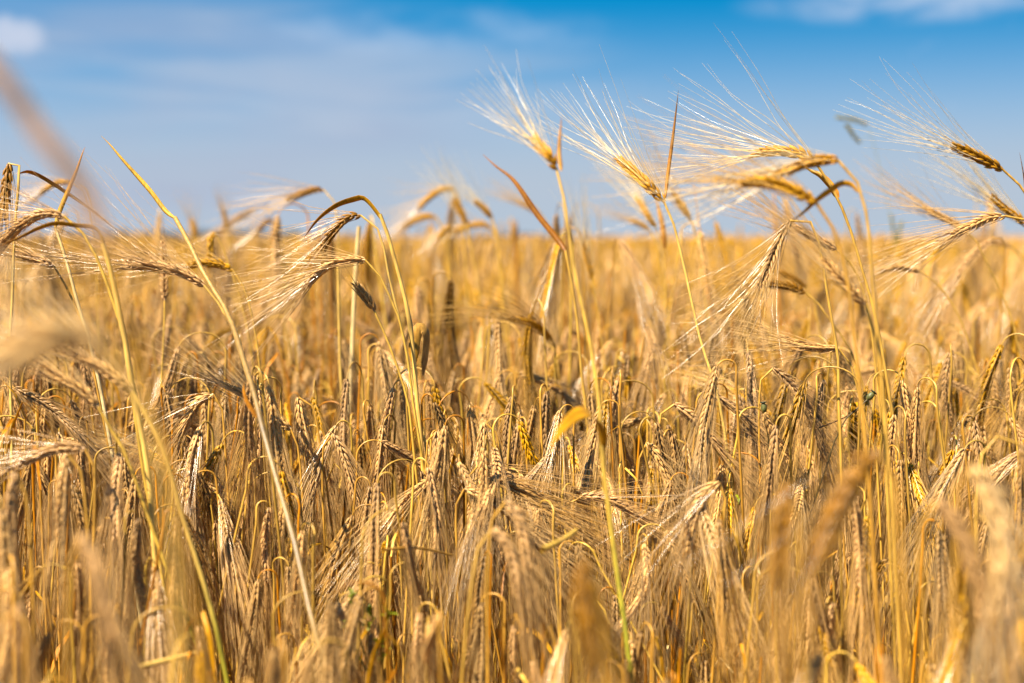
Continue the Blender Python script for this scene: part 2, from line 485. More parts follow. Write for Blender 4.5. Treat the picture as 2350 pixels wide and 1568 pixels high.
# right of the middle, against the sky
stalk('sharp golden ear with long white awns beside a thin upright brown leaf', 1.36,
      [(1700, 1300), (1664, 1000), (1640, 880), (1610, 790), (1585, 680), (1565, 590), (1543, 505), (1525, 466)],
      [(1492, 430), (1455, 396), (1424, 368)], 'white', col='pale', r=(0.0024, 0.0012), awn=0.135, spread=0.27, dE=0.03, roll=0.4, size=1.2,
      bias=(-0.02, 0, 0.10), awn_share=0.55,
      leaves=[dict(path=[(1527, 455), (1533, 400), (1545, 310), (1557, 208)], w=0.0017, col='orange', col2='dark', fold=0.8, ref=(1, 0, 0))])
stalk('long pale stalk, white awned ear on top, curled tan leaf halfway, green foot', 1.03,
      [(1437, 1460), (1424, 1370), (1411, 1280), (1398, 1180), (1383, 1060), (1376, 940), (1362, 830), (1342, 730), (1322, 640), (1306, 540), (1293, 450), (1277, 388)],
      [(1262, 362), (1243, 340), (1226, 318)], 'white', col='yellow', r=(0.0033, 0.0010), awn=0.085, spread=0.30, dE=0.02, dS=0.06, size=0.95,
      bias=(-0.08, 0, 0.10), awn_share=0.55, base_green=0.20, node_at=(0.42,),
      leaves=[dict(path=[(1381, 1022), (1374, 975), (1350, 950), (1322, 955), (1290, 985), (1262, 1028)], w=0.0066, col='tan', col2='tan', fold=0.2, ref=(0.2, -1, 0.5), dD=-0.07, label='curled tan leaf bending left'),
              dict(path=[(1288, 392), (1283, 340), (1289, 268)], w=0.0016, col='tan', col2='brown', fold=0.6, ref=(1, 0, 0), off=0.05)])
stalk('earless stalk ending in a long brown dry blade that leans left into the sky', 1.60,
      [(1350, 1000), (1335, 860), (1325, 740), (1312, 650), (1298, 575)], None, col='gold', r=(0.0022, 0.0016),
      leaves=[dict(path=[(1300, 580), (1282, 552), (1232, 490), (1180, 415), (1140, 383), (1108, 355)], w=0.0034, col='brown', col2='brown', fold=0.5, ref=(1, 0, 0.4), dD=0.05, label='long brown dry blade')])
stalk('faint blurred upright ear with pale awns just right of the long pale stalk', 1.95,
      [(1395, 900), (1380, 780), (1368, 690), (1358, 640)], [(1352, 610), (1346, 585), (1342, 562)], 'white', awn=0.10, spread=0.22, bias=(0, 0, 0.08), awn_share=0.7)
stalk('thin pale stalk with a white awned ear below the sharp golden one', 1.95,
      [(1540, 1000), (1535, 872), (1529, 720), (1525, 600), (1517, 550), (1504, 522)],
      [(1490, 500), (1474, 474), (1462, 455)], 'white', awn=0.12, spread=0.25, dE=0.02, awn_share=0.7, bias=(-0.05, 0, 0.08),
      leaves=[dict(path=[(1525, 570), (1521, 520), (1512, 480), (1504, 450)], w=0.004, col='brown', col2='tan', fold=0.5, ref=(1, 0, 0))])
stalk('small blurred golden ear low on the sky line under the white awned ear', 2.5,
      [(1520, 640), (1508, 560), (1491, 528)], [(1475, 517), (1452, 507)], 'golden', awn=0.09, spread=0.2)
stalk('blurred golden ear leaning left between the sharp ear and the blurred pair', 1.95,
      [(1640, 900), (1622, 720), (1604, 580), (1586, 505)], [(1568, 478), (1548, 448)], 'golden', awn=0.12, spread=0.22, bias=(-0.04, 0, 0.05))
stalk('slim earless brown stalk tip standing left of the fan of awns', 2.0,
      [(1660, 900), (1632, 720), (1612, 570), (1592, 420)], None, col='orange', r=(0.0020, 0.0006))
stalk('sharp yellow ear lying level with very long awns under the blurred ear', 1.36,
      [(2040, 900), (2002, 700), (1985, 640), (1956, 541), (1938, 491), (1921, 453), (1900, 415), (1877, 381)],
      [(1845, 357), (1805, 348), (1765, 348), (1738, 352)], 'white', col='gold', r=(0.0026, 0.0013), awn=0.155, spread=0.34, roll=0.2, size=1.2,
      bias=(-0.02, 0.02, 0.14), awn_share=0.5, dE=0.02,
      leaves=[dict(path=[(1923, 455), (1904, 425), (1882, 403), (1862, 393), (1845, 383)], w=0.0036, col='orange', col2='gold', fold=0.6, ref=(0, 0, 1))])
stalk('blurred near stalk with golden ear bent level and an orange leaf crossing down left', 1.06,
      [(2052, 1250), (2040, 1060), (2022, 860), (2010, 740), (2002, 640), (1994, 526), (1980, 455), (1966, 415), (1948, 386), (1922, 367)],
      [(1895, 367), (1860, 372), (1825, 384), (1790, 396)], 'white', col='gold', r=(0.0018, 0.0011), awn=0.12, spread=0.20, awn_share=0.7,
      bias=(-0.05, 0, 0.02), dE=0.0,
      leaves=[dict(path=[(1968, 442), (1952, 426), (1930, 424), (1905, 440), (1877, 460), (1845, 488), (1812, 512)], w=0.0030, col='tan', col2='gold', fold=0.5, ref=(0, -1, 0.6), dD=0.02)])
stalk('blurred near golden ear arching left below the level one', 1.02,
      [(2000, 1200), (1988, 1040), (1970, 860), (1958, 740), (1946, 650), (1926, 560), (1898, 498), (1872, 464)],
      [(1840, 446), (1800, 428), (1755, 418), (1712, 420)], 'golden', col='tan', r=(0.0020, 0.0012), awn=0.12, spread=0.18, size=1.05,
      bias=(-0.05, 0, 0.0), awn_share=0.7)
stalk('sharp drooping greyish ear with a wide fan of awns hanging from a hooked neck', 1.35,
      [(1930, 1050), (1925, 930), (1924, 830), (1917, 777), (1906, 716), (1894, 643), (1886, 584), (1878, 552), (1864, 515), (1845, 499), (1826, 500), (1812, 507)],
      [(1795, 535), (1775, 580), (1757, 625), (1747, 650)], 'grey_white', col='gold', r=(0.0028, 0.0012), awn=0.14, spread=0.62, roll=1.0, awn_share=0.6, size=1.1,
      bias=(-0.28, 0, -0.05), dE=-0.03)
stalk('brown dotted ear pointing left behind the hooked neck of the drooping ear', 1.55,
      [(2010, 850), (1990, 700), (1965, 625), (1940, 590), (1918, 572)], [(1890, 556), (1860, 541), (1830, 524)], 'beige', awn=0.14, spread=0.22, bias=(-0.05, 0, 0.06))
stalk('dark brown ear pointing left low behind the hanging fan of awns', 1.62,
      [(1985, 900), (1950, 800), (1912, 746), (1880, 700), (1848, 671)], [(1820, 660), (1790, 654), (1763, 650)], 'brown', awn=0.13, spread=0.15, bias=(-0.08, 0, 0.0))
stalk('brown ear tip just above the low dark ear behind the fan', 1.9,
      [(1900, 860), (1880, 760), (1868, 690), (1850, 660)], [(1830, 645), (1806, 632), (1790, 626)], 'brown', awn=0.10, spread=0.15, bias=(-0.08, 0, 0.0))
stalk('pale ear with straight awns spreading left low below the drooping fan', 1.42,
      [(2020, 1100), (1985, 960), (1965, 880), (1945, 820), (1925, 800)], [(1890, 800), (1850, 795), (1815, 785)], 'straw', awn=0.14, spread=0.26, bias=(-0.08, 0, 0.02))
stalk('pale blurred bundle of awns slanting across the crossed stems', 1.12,
      [(2030, 1000), (2022, 860), (2005, 760), (1985, 700)], [(1960, 672), (1925, 635), (1895, 600)], 'straw', awn=0.11, spread=0.12, bias=(-0.03, 0, 0.03))
stalk('dark ear with long awns high in the blue near the right edge', 1.44,
      [(2480, 900), (2460, 760), (2420, 580), (2370, 470), (2331, 414), (2301, 389)],
      [(2268, 372), (2235, 355), (2195, 338)], 'brown_white', awn=0.13, spread=0.36, bias=(-0.03, 0, 0.08), awn_share=0.5, size=1.3, roll=0.5, r=(0.0024, 0.0012),
      leaves=[dict(path=[(2352, 440), (2348, 400), (2340, 350)], w=0.002, col='orange', col2='brown')])
stalk('beige ear arched over the sky line near the right edge', 1.42,
      [(2520, 1000), (2480, 760), (2420, 580), (2372, 515), (2330, 498), (2306, 496)],
      [(2275, 499), (2235, 515), (2188, 538)], 'straw', awn=0.12, spread=0.22, bias=(-0.05, 0, -0.02), r=(0.0024, 0.0012))
stalk('soft pale ear with raised awns entering at the right edge', 1.62,
      [(2520, 900), (2470, 720), (2420, 600), (2385, 545), (2360, 520)], [(2335, 500), (2305, 478), (2280, 455)], 'white', awn=0.12, spread=0.25, bias=(-0.04, 0, 0.08), awn_share=0.7)
stalk('wispy blurred ear of pale awns over a hooked stem right of the grass tuft', 1.75,
      [(2352, 900), (2326, 746), (2290, 655), (2262, 598), (2240, 552), (2215, 527)], [(2185, 510), (2150, 492), (2125, 478)], 'straw', awn=0.11, spread=0.24, bias=(-0.05, 0, 0.07))
stalk('blurred stalk nodding left in the golden crop at the right', 1.75,
      [(2270, 960), (2245, 857), (2205, 736), (2160, 661), (2110, 622)], [(2070, 614), (2030, 618)], 'straw', awn=0.10, spread=0.15, bias=(-0.05, 0, 0))
stalk('blurred dark ears of the far right cluster leaning left, behind the hooked stem', 2.3,
      [(2400, 900), (2380, 700), (2350, 600), (2320, 565)], [(2290, 556), (2250, 552)], 'beige', awn=0.11, spread=0.2)

# middle, in front of the crop
stalk('twin leading pale stem ending in a kinked brown leaf that arches left', 1.36,
      [(970, 1060), (958, 930), (948, 805), (936, 717), (915, 629), (895, 559), (883, 512), (872, 492)], None, col='pale', r=(0.0030, 0.0018),
      leaves=[dict(path=[(884, 520), (868, 496), (836, 459), (810, 461), (770, 475), (730, 505), (698, 545)], w=0.0042, col='gold', col2='brown', fold=0.45, ref=(0.2, -1, 0.5), label='kinked brown blade')], node_at=(0.55,))
stalk('dark drooping ear on a thin neck from the twin pale stems', 1.44,
      [(985, 1100), (966, 960), (939, 843), (924, 761), (898, 658), (884, 590), (877, 543), (857, 515), (827, 494)],
      [(806, 497), (780, 515), (758, 540), (742, 565)], 'brown', col='pale', r=(0.0026, 0.0010), awn=0.11, spread=0.22, bias=(-0.08, 0, -0.05),
      leaves=[dict(path=[(950, 830), (953, 780), (964, 752), (980, 765), (979, 810), (972, 862)], w=0.0060, col='tan', col2='grey', fold=0.25, ref=(1, 0.4, 0), tip='blunt', label='short curled brown leaf')])
stalk('sharp pale ear with dark seams bowing left, awns swept down left', 1.35,
      [(975, 1100), (950, 940), (935, 820), (920, 750), (908, 707), (897, 687), (878, 645), (860, 615), (838, 597)],
      [(805, 597), (770, 603), (738, 622), (712, 648)], 'straw', col='yellow', r=(0.0022, 0.0010), awn=0.125, spread=0.26, bias=(-0.06, 0, 0.0), roll=0.3, awn_share=0.8)
stalk('short nearly awnless ear like wheat on a yellow stem', 1.37,
      [(950, 1040), (935, 920), (912, 843), (895, 796), (874, 746), (859, 714)], [(848, 696), (835, 678), (820, 657)], 'grey', col='yellow', r=(0.0019, 0.0011), awn=0.03, spread=0.15, awn_share=0.1)
stalk('blurred dark ear pointing left on the sky above the arched brown leaf', 1.95,
      [(778, 900), (780, 700), (776, 540), (768, 470), (758, 446), (742, 435)], [(722, 436), (695, 444), (665, 455)], 'brown', awn=0.12, spread=0.22, bias=(-0.08, 0, 0.0), col='pale')
stalk('pale earless straw standing behind the twin stems', 1.8,
      [(800, 1000), (808, 800), (815, 640), (824, 520)], None, col='white', r=(0.0032, 0.0026))
stalk('thin pale straw left of the twin stems', 1.7,
      [(788, 1000), (780, 820), (777, 680), (775, 590)], None, col='pale', r=(0.0020, 0.0016))
stalk('blurred golden ear arched highest of the group in the middle distance', 2.5,
      [(1085, 800), (1070, 640), (1062, 520), (1052, 450), (1040, 432)], [(1015, 436), (990, 450), (966, 472)], 'golden', size=1.35, awn=0.10, spread=0.26, bias=(-0.06, 0, 0.05), awn_share=0.8)
stalk('blurred pale upright ear with a tuft of awns, middle distance group', 2.4,
      [(1120, 800), (1098, 660), (1080, 560), (1072, 515)], [(1060, 490), (1045, 462)], 'white', size=1.35, awn=0.11, spread=0.30, bias=(-0.08, 0, 0.05), awn_share=0.8)
stalk('blurred golden ear lower left of the middle distance group', 2.6,
      [(1035, 760), (1026, 600), (1016, 530), (1000, 496)], [(975, 498), (955, 505), (932, 518)], 'golden', size=1.35, awn=0.10, spread=0.2, bias=(-0.06, 0, 0.0))
stalk('blurred golden ear lying level, lowest right of the middle distance group', 2.7,
      [(1160, 800), (1148, 640), (1140, 545), (1128, 522)], [(1105, 515), (1075, 520), (1045, 530)], 'golden', size=1.35, awn=0.09, spread=0.2)
stalk('blurred golden ear tucked between the arched ear and the pale upright one', 2.5,
      [(1040, 760), (1034, 620), (1030, 540), (1036, 520)], [(1025, 526), (1012, 538), (1002, 552)], 'golden', size=1.3, awn=0.09, spread=0.2)
stalk('pale blurred stalk with a leaning ear, rightmost of the middle distance group', 2.3,
      [(1165, 760), (1152, 640), (1140, 540), (1128, 500)], [(1112, 480), (1095, 466)], 'white', size=1.2, awn=0.10, spread=0.25, bias=(-0.08, 0, 0.06), awn_share=0.7)
stalk('blurred brown ear bent down on the horizon just left of the dark level ear', 2.7,
      [(655, 760), (648, 620), (640, 540), (626, 505)], [(612, 510), (598, 524)], 'brown', size=1.2, awn=0.10, spread=0.2, bias=(-0.06, 0, 0))
stalk('small pale blurred ear near the horizon between the slanting stem and the woodland', 2.9,
      [(462, 740), (455, 600), (450, 545)], [(446, 525), (440, 508)], 'golden', size=1.2, awn=0.08, spread=0.2)
stalk('very soft golden ear on the sky behind the long brown blade', 3.0,
      [(1290, 760), (1282, 620), (1262, 530), (1242, 495)], [(1222, 480), (1195, 466)], 'golden', awn=0.10, spread=0.25, bias=(-0.05, 0, 0.05))

# left, against the sky
stalk('dark ear hanging straight down from a hooked stem at the left edge', 1.36,
      [(30, 1150), (26, 960), (23, 790), (28, 690), (32, 560), (39, 466), (45, 402), (44.5, 385), (42, 368), (37, 358), (31, 355), (25, 359), (21, 367), (19, 376)],
      [(18, 400), (13, 440), (8, 492)], 'brown', col='pale', r=(0.0027, 0.0011), awn=0.09, spread=0.10, bias=(0, 0, -0.1), size=1.2, node_at=(0.90, 0.62),
      leaves=[dict(path=[(46, 397), (60, 393), (80, 398), (108, 413), (158, 445), (205, 478), (265, 526)], w=0.0019, col='orange', col2='gold', fold=0.7, ref=(0, -1, 0.3), dD=0.05)])
stalk('soft brown ear bowed over to the left edge with awns along its back', 1.24,
      [(360, 1250), (335, 1120), (305, 920), (283, 770), (255, 680), (231, 612), (205, 560), (176, 518), (147, 497)],
      [(118, 490), (88, 494), (55, 512), (22, 540), (-5, 566)], 'beige', col='yellow', r=(0.0026, 0.0012), awn=0.12, spread=0.2, bias=(0.0, 0, 0.05), dE=0.03)
stalk('thick yellow near stalk with a level brown leaf reaching the left edge', 1.18,
      [(352, 1230), (342, 1106), (327, 1005), (305, 900), (290, 800), (273, 715), (255, 627), (236, 560)], None, col='pale', r=(0.0027, 0.0022), node_at=(0.5,),
      leaves=[dict(path=[(240, 575), (232, 545), (215, 526), (176, 521), (129, 516), (88, 527), (44, 548), (-8, 568)], w=0.0036, col='gold', col2='brown', fold=0.6, ref=(0, -1, 0.5))])
stalk('thin ear with dark seams pointing left, half hidden at the left edge', 1.40,
      [(215, 850), (195, 760), (167, 689), (146, 648), (123, 610)], [(95, 598), (60, 588), (20, 580), (0, 574)], 'beige', col='tan', awn=0.10, spread=0.16, bias=(-0.05, 0, 0.04))
stalk('pale slanting stem with a thin orange leaf standing up on the sky', 1.38,
      [(250, 1000), (216, 830), (199, 759), (181, 706), (161, 630), (141, 562), (127, 522)], None, col='white', r=(0.0032, 0.0014),
      leaves=[dict(path=[(126, 524), (134, 490), (148, 455), (173, 396), (189, 352), (195, 338)], w=0.0024, col='gold', col2='orange', fold=0.6, ref=(1, 0, 0))])
stalk('long slanting stem with a folded flag leaf reaching high into the sky', 0.98,
      [(755, 1590), (738, 1510), (708, 1390), (675, 1240), (640, 1120), (607, 1000), (582, 900), (560, 830), (540, 765), (515, 705), (470, 632), (432, 555), (402, 500)],
      None, col='dull', r=(0.0023, 0.0021), dS=0.36, node_at=(0.44, 0.24),
      leaves=[dict(path=[(404, 503), (378, 483), (342, 436), (282, 368), (252, 332), (232, 312)], w=0.0022, col='pale', col2='gold', fold=0.9, ref=(0.7, 0, 0.7), off=0.36),
              dict(path=[(595, 960), (575, 930), (562, 900), (560, 880)], w=0.004, col='brown', col2='orange', fold=0.5, off=0.20)])
stalk('dark seamed ear pointing left with awns sweeping far up left, joined at the slanting stem', 1.28,
      [(620, 1050), (585, 920), (556, 830), (530, 745), (500, 695), (468, 655)], [(430, 632), (385, 617), (345, 609), (303, 608)], 'beige', col='pale', r=(0.0018, 0.0010),
      awn=0.16, spread=0.26, bias=(-0.02, 0, 0.20), roll=0.2, awn_share=0.8)
stalk('golden ear pointing left behind the slanting stem', 1.55,
      [(600, 900), (590, 790), (576, 715), (560, 660), (534, 620)], [(505, 608), (470, 604), (437, 608)], 'golden', awn=0.12, spread=0.16, bias=(-0.05, 0, 0.05))
stalk('small upright beige ear like wheat behind the slanting stem', 1.6,
      [(370, 900), (376, 780), (378, 690)], [(377, 650), (376, 610), (374, 560)], 'beige', col='yellow', awn=0.02, spread=0.1, awn_share=0.1)
stalk('golden ear folded over on the sky line left of the twin stems', 1.75,
      [(590, 900), (560, 720), (530, 620), (508, 560), (495, 535)], [(486, 545), (483, 575), (480, 610)], 'golden', awn=0.05, spread=0.15)
stalk('soft brown ear standing on the horizon left of the woodland strip', 2.8,
      [(540, 700), (525, 560), (520, 530)], [(518, 510), (513, 485)], 'golden', awn=0.06, spread=0.2)
stalk('blurred ear arched on the sky behind the pale out of focus blade', 2.0,
      [(225, 800), (222, 600), (212, 500), (195, 436), (165, 416)], [(140, 418), (120, 426), (98, 440)], 'golden', awn=0.10, spread=0.2)
stalk('pale near ear with straight hanging awns left of the green footed stems', 1.12,
      [(448, 1470), (418, 1398), (383, 1307), (347, 1206), (312, 1106), (282, 1030), (245, 970), (226, 934)],
      [(195, 902), (150, 874), (105, 845)], 'straw', col='yellow', r=(0.0024, 0.0013), awn=0.10, spread=0.12, base_green=0.17, bias=(-0.05, 0, -0.02))
stalk('pale near ear bowed left above another near ear, green footed stem', 1.06,
      [(506, 1490), (483, 1393), (453, 1292), (418, 1181), (383, 1055), (342, 965), (302, 899)],
      [(270, 870), (235, 845), (190, 825)], 'straw', col='pale', r=(0.0026, 0.0015), awn=0.10, spread=0.12, base_green=0.16, bias=(-0.05, 0, -0.02))
stalk('very blurred near stalk with a broad pale leaf rising at the left edge', 0.62,
      [(478, 1640), (448, 1382), (418, 1232), (390, 1080), (352, 930), (310, 778), (268, 640), (238, 560)], None, col='tan', r=(0.0012, 0.0010), dS=-0.02,
      leaves=[dict(path=[(240, 565), (205, 470), (160, 390), (95, 310), (40, 230), (-20, 150), (-60, 80)], w=0.0029, col='bleached', col2='bleached', fold=0.3, ref=(1, 0, 0.7), off=-0.18, dD=-0.05, tip='blunt', label='broad pale out of focus blade')])
stalk('very blurred cream ear lying close to the lens at the left edge', 0.48,
      [(420, 1650), (400, 1300), (360, 1050), (300, 860), (240, 790)], [(190, 768), (130, 772), (70, 795), (0, 835)], 'cream', col='pale', size=1.5, r=(0.0014, 0.0009), awn=0.09, spread=0.42, bias=(-0.20, 0, 0.42), dE=-0.02, awn_share=0.9)

# near ears and lodged ears inside the crop
def nod(label, D, stem, ear, tone='beige', **kw):
    kw.setdefault('group', 'nodding ears singled out of the crop')
    kw.setdefault('col', 'tan'); kw.setdefault('awn', 0.11); kw.setdefault('spread', 0.10); kw.setdefault('bias', (0, 0, -0.12))
    return stalk(label, D, stem, ear, tone, **kw)
nod('big blurred brown ear drooping left in the near right of the crop', 0.72, [(2075, 1400), (2062, 1180), (2045, 1060), (2015, 1036)],
    [(1985, 1060), (1945, 1130), (1905, 1215), (1870, 1300)], 'brown', size=1.35, spread=0.2)
nod('big blurred cream ear drooping right near the right edge', 0.72, [(2190, 1560), (2190, 1250), (2196, 1110), (2212, 1068), (2232, 1068)],
    [(2262, 1110), (2290, 1190), (2298, 1290), (2285, 1390)], 'cream', size=1.4, spread=0.14)
nod('dark blurred ear hanging in front of the lodged ears, right', 0.78, [(1840, 1420), (1832, 1220), (1822, 1130), (1808, 1108)],
    [(1800, 1150), (1792, 1230), (1785, 1330)], 'brown', size=1.2)
nod('sharp pale ear drooping left with parallel hanging awns', 1.16, [(1640, 1480), (1655, 1300), (1662, 1180), (1665, 1120), (1650, 1106)],
    [(1625, 1125), (1595, 1175), (1578, 1260)], 'straw', awn=0.11, spread=0.14)
nod('blurred ear drooping right below the big brown one', 0.72, [(2120, 1500), (2110, 1260), (2125, 1160), (2150, 1148)],
    [(2185, 1190), (2215, 1250), (2240, 1330)], 'beige')
nod('dark blurred ear standing out at the bottom middle', 0.68, [(1400, 1700), (1385, 1450), (1360, 1310), (1335, 1285)],
    [(1338, 1340), (1350, 1420), (1362, 1510)], 'brown', size=1.15)
nod('blurred beige ear with bent neck in the lower middle', 1.02, [(1120, 1600), (1118, 1350), (1130, 1190), (1160, 1152)],
    [(1185, 1180), (1202, 1230), (1212, 1300)], 'beige')
nod('blurred ear with a pale bent neck, lowest of the middle pair', 0.98, [(1060, 1560), (1082, 1350), (1100, 1250), (1130, 1215)],
    [(1160, 1245), (1180, 1300), (1188, 1360)], 'beige', col='gold')
nod('blurred ear hanging in the lower left corner', 0.66, [(150, 1640), (158, 1400), (166, 1260), (182, 1228)],
    [(205, 1270), (232, 1360), (255, 1450)], 'beige')
nod('pale ear hanging down close to the left edge', 1.0, [(80, 1500), (70, 1250), (55, 1110), (36, 1085)],
    [(28, 1140), (26, 1230), (28, 1320)], 'beige')
nod('pale ear with dark tip hanging beside the left edge one', 1.05, [(210, 1450), (200, 1200), (180, 1060), (155, 1042)],
    [(148, 1085), (142, 1150), (138, 1220)], 'straw')
nod('ear lying flat to the left edge with its tail of awns', 1.12, [(215, 1300), (218, 1120), (212, 1045), (195, 1030)],
    [(150, 1028), (95, 1042), (40, 1070)], 'beige', bias=(-0.1, 0, -0.05))
nod('lodged ear lying towards the right above the lodged pair', 1.30, [(1068, 1300), (1070, 1130), (1078, 1085), (1098, 1068)],
    [(1140, 1080), (1185, 1105), (1235, 1140)], 'beige', bias=(0.1, 0, -0.06), awn=0.13, spread=0.13)
nod('lodged ear lying lowest of the lodged group, pointing right', 1.24, [(1050, 1330), (1046, 1200), (1050, 1140), (1066, 1122)],
    [(1105, 1138), (1150, 1165), (1190, 1200)], 'straw', bias=(0.1, 0, -0.06), awn=0.13, spread=0.13)
nod('dark based lodged ear between the two lodged ones', 1.28, [(1040, 1330), (1050, 1180), (1070, 1112), (1100, 1095)],
    [(1145, 1105), (1200, 1130), (1255, 1165)], 'grey', bias=(0.1, 0, -0.05), awn=0.14, spread=0.15)
nod('lodged ear arching right over the gap beside the green footed stalk', 1.30, [(1290, 1400), (1280, 1230), (1300, 1160), (1335, 1140)],
    [(1380, 1142), (1425, 1160), (1470, 1190)], 'beige', bias=(0.1, 0, -0.06), awn=0.12, spread=0.12)
nod('sharp pale ear leaning back up left beside the slanting stem', 1.34, [(700, 1250), (690, 1080), (680, 1010), (668, 985)],
    [(640, 965), (600, 935), (560, 905), (530, 890)], 'straw', bias=(-0.05, 0, 0.05), awn=0.11, spread=0.16)
nod('arched sharp ear with awns raking down left, left of the slanting stem', 1.33, [(530, 1250), (520, 1080), (512, 960), (505, 915), (490, 905)],
    [(465, 915), (440, 945), (420, 985)], 'straw', awn=0.12, spread=0.16)
nod('sharp pale ear hanging just right of the slanting stem', 1.36, [(760, 1200), (738, 1040), (720, 940), (700, 912), (685, 912)],
    [(690, 950), (700, 1000), (710, 1045)], 'straw')
nod('sharp ear hanging with its awns on the arching neck, right of the slanting stem', 1.34, [(745, 1260), (740, 1120), (742, 1030), (752, 1000), (765, 995)],
    [(785, 1035), (805, 1100), (820, 1160)], 'beige')
nod('pair leading sharp pale ear hanging in the middle of the sharp band', 1.36, [(1180, 1300), (1160, 1100), (1140, 1000), (1125, 970), (1110, 968)],
    [(1108, 1000), (1110, 1040), (1116, 1085)], 'straw')
nod('slender sharp pale ear hanging below a loop shaped neck, left of the middle', 1.34, [(960, 1300), (975, 1100), (982, 1010), (992, 985), (1003, 990)],
    [(1002, 1040), (996, 1090), (990, 1140)], 'straw')
nod('ear arching right on the right hand crop edge, long parallel awns', 1.38, [(1745, 1150), (1742, 980), (1745, 880), (1758, 850), (1775, 845)],
    [(1805, 870), (1840, 915), (1870, 970)], 'beige', bias=(0.06, 0, -0.08), awn=0.12)
nod('sharp lodged ear reaching down right among the tangled awns, right', 1.34, [(1515, 1250), (1510, 1060), (1515, 960), (1530, 930), (1548, 928)],
    [(1580, 950), (1620, 990), (1655, 1035)], 'beige', bias=(0.06, 0, -0.08), awn=0.13)
nod('sharp pale ear with awns raking down right beside the first curled leaf', 1.33, [(1455, 1300), (1462, 1120), (1470, 1040), (1485, 1015)],
    [(1505, 1040), (1525, 1085), (1540, 1130)], 'straw', bias=(0.05, 0, -0.1), awn=0.13, spread=0.14)
nod('blurred ear bowed over a pale looped neck at the right edge', 1.05, [(2245, 1400), (2240, 1150), (2258, 1030), (2300, 1000), (2340, 1020)],
    [(2362, 1070), (2370, 1130), (2372, 1200)], 'grey', col='gold')

# ------------------------------------------------------------------ other small things among the barley
def straw_piece(label, D, path, r, col='pale'):
    rng = random.Random(label)
    P = lift(path, D, 0.06)
    mb = make_stem(P, r, r * 0.8, col, rng, n=14)
    o = link('straw_piece', shift(mb, P[0]), [M_STEM], None, tuple(P[0]))
    o['label'] = label; o['category'] = 'straw'; o['group'] = 'loose straws lying in the crop'
straw_piece('cut pale straw lying level at the bottom left', 0.98, [(308, 1535), (400, 1512), (470, 1495)], 0.0022, 'pale')
straw_piece('yellow straw stub slanting up in the lower middle', 1.0, [(1245, 1262), (1290, 1240), (1322, 1218)], 0.0024, 'yellow')
straw_piece('thin straw crossing below the lodged ears', 1.1, [(880, 1262), (960, 1258), (1040, 1275)], 0.0012, 'tan')
straw_piece('dark twig like straw crossing the sharp band on the right', 1.36, [(1880, 982), (1930, 962), (1975, 938)], 0.0008, 'dark')

def poppy_head(label, D, stem, top, rad):
    rng = random.Random(label)
    P = lift(stem, D, 0.0); full = to_ground(P)
    root = thing('poppy_seed_head', label, 'poppy', tuple(full[0]), 'poppy seed heads')
    off = full[0]
    tip = lift([top], D)[0]
    mb = MB(); tube(mb, spline(full, 30), np.linspace(0.0011, 0.0008, 30), (0.12, 0.09, 0.04), 6, 0)
    link('stem', shift(mb, off), [M_GREEN], root)
    L = np.linalg.norm(tip - P[-1])
    C = spline([P[-1], tip], 9)
    mb = MB(); tube(mb, C, rad * np.array([0.25, 0.62, 0.86, 0.98, 1.0, 0.97, 0.9, 0.86, 0.5]), (0.17, 0.17, 0.07), 12, 0)
    cap = link('capsule', shift(mb, off), [M_GREEN], root)
    d = unit(tip - P[-1])
    mb = MB(); tube(mb, np.array([tip - d * 0.0002, tip + d * 0.0006, tip + d * 0.0011, tip + d * 0.0017, tip + d * 0.0019]),
                    rad * np.array([0.4, 0.95, 1.22, 0.8, 0.05]), (0.07, 0.07, 0.035), 12, 0)
    link('stigma_disc', shift(mb, off), [M_GREEN], cap)
poppy_head('green poppy capsule upright among the sharp ears', 1.37, [(1762, 1080), (1764, 1010), (1757, 975), (1754, 948)], (1752, 926), 0.0030)
poppy_head('dark green poppy capsule on a thin slanting stem between near stalks', 1.37, [(1900, 1060), (1935, 970), (1970, 940), (1990, 918)], (2004, 902), 0.0032)

def weed(label, D, foot, tips):
    rng = random.Random(label)
    F = lift([foot], D)[0]; base = np.array([F[0], F[1], 0.0])
    root = thing('green_weed', label, 'weed', tuple(base))
    mb = MB()
    tube(mb, spline([base, F * 0.5 + base * 0.5 + np.array([0.004, 0, 0]), F], 14), np.linspace(0.0014, 0.0009, 14), (0.10, 0.16, 0.03), 6, 0)
    for x, y in tips:
        T = lift([(x, y)], D + rng.uniform(-0.03, 0.03))[0]
        tube(mb, spline([F, F * 0.5 + T * 0.5 + np.array([0, 0, -0.006]), T], 8), np.linspace(0.0008, 0.0005, 8), (0.10, 0.16, 0.03), 5, 0)
        lf = MB()
        for k in range(8):
            a = rng.uniform(0, 6.28); e = rng.uniform(0.1, 1.2)
            d = np.array([math.cos(a) * math.cos(e), math.sin(a) * math.cos(e), math.sin(e)])
            l = rng.uniform(0.005, 0.010)
            s = T + np.array([rng.gauss(0, 1), rng.gauss(0, 1), rng.gauss(0, 1)]) * 0.002
            ribbon(lf, spline([s, s + d * l * 0.6, s + d * l + np.array([0, 0, -0.001])], 5), np.array([0.0006, 0.0014, 0.0016, 0.001, 0.0001]),
                   np.array([0.34, 0.38, 0.04]) * rng.uniform(0.6, 1.2), np.array([-d[1], d[0], 0.1]), 0.3, 0, 0)
        link('leaf_tuft', shift(lf, base), [M_GREEN], root)
    link('stem', shift(mb, base), [M_GREEN], root)
weed('small green weed with yellow green leaf tufts at the bottom', 1.12, (858, 1560), [(805, 1376), (848, 1410), (838, 1434), (889, 1410), (867, 1481), (879, 1509), (800, 1442)])
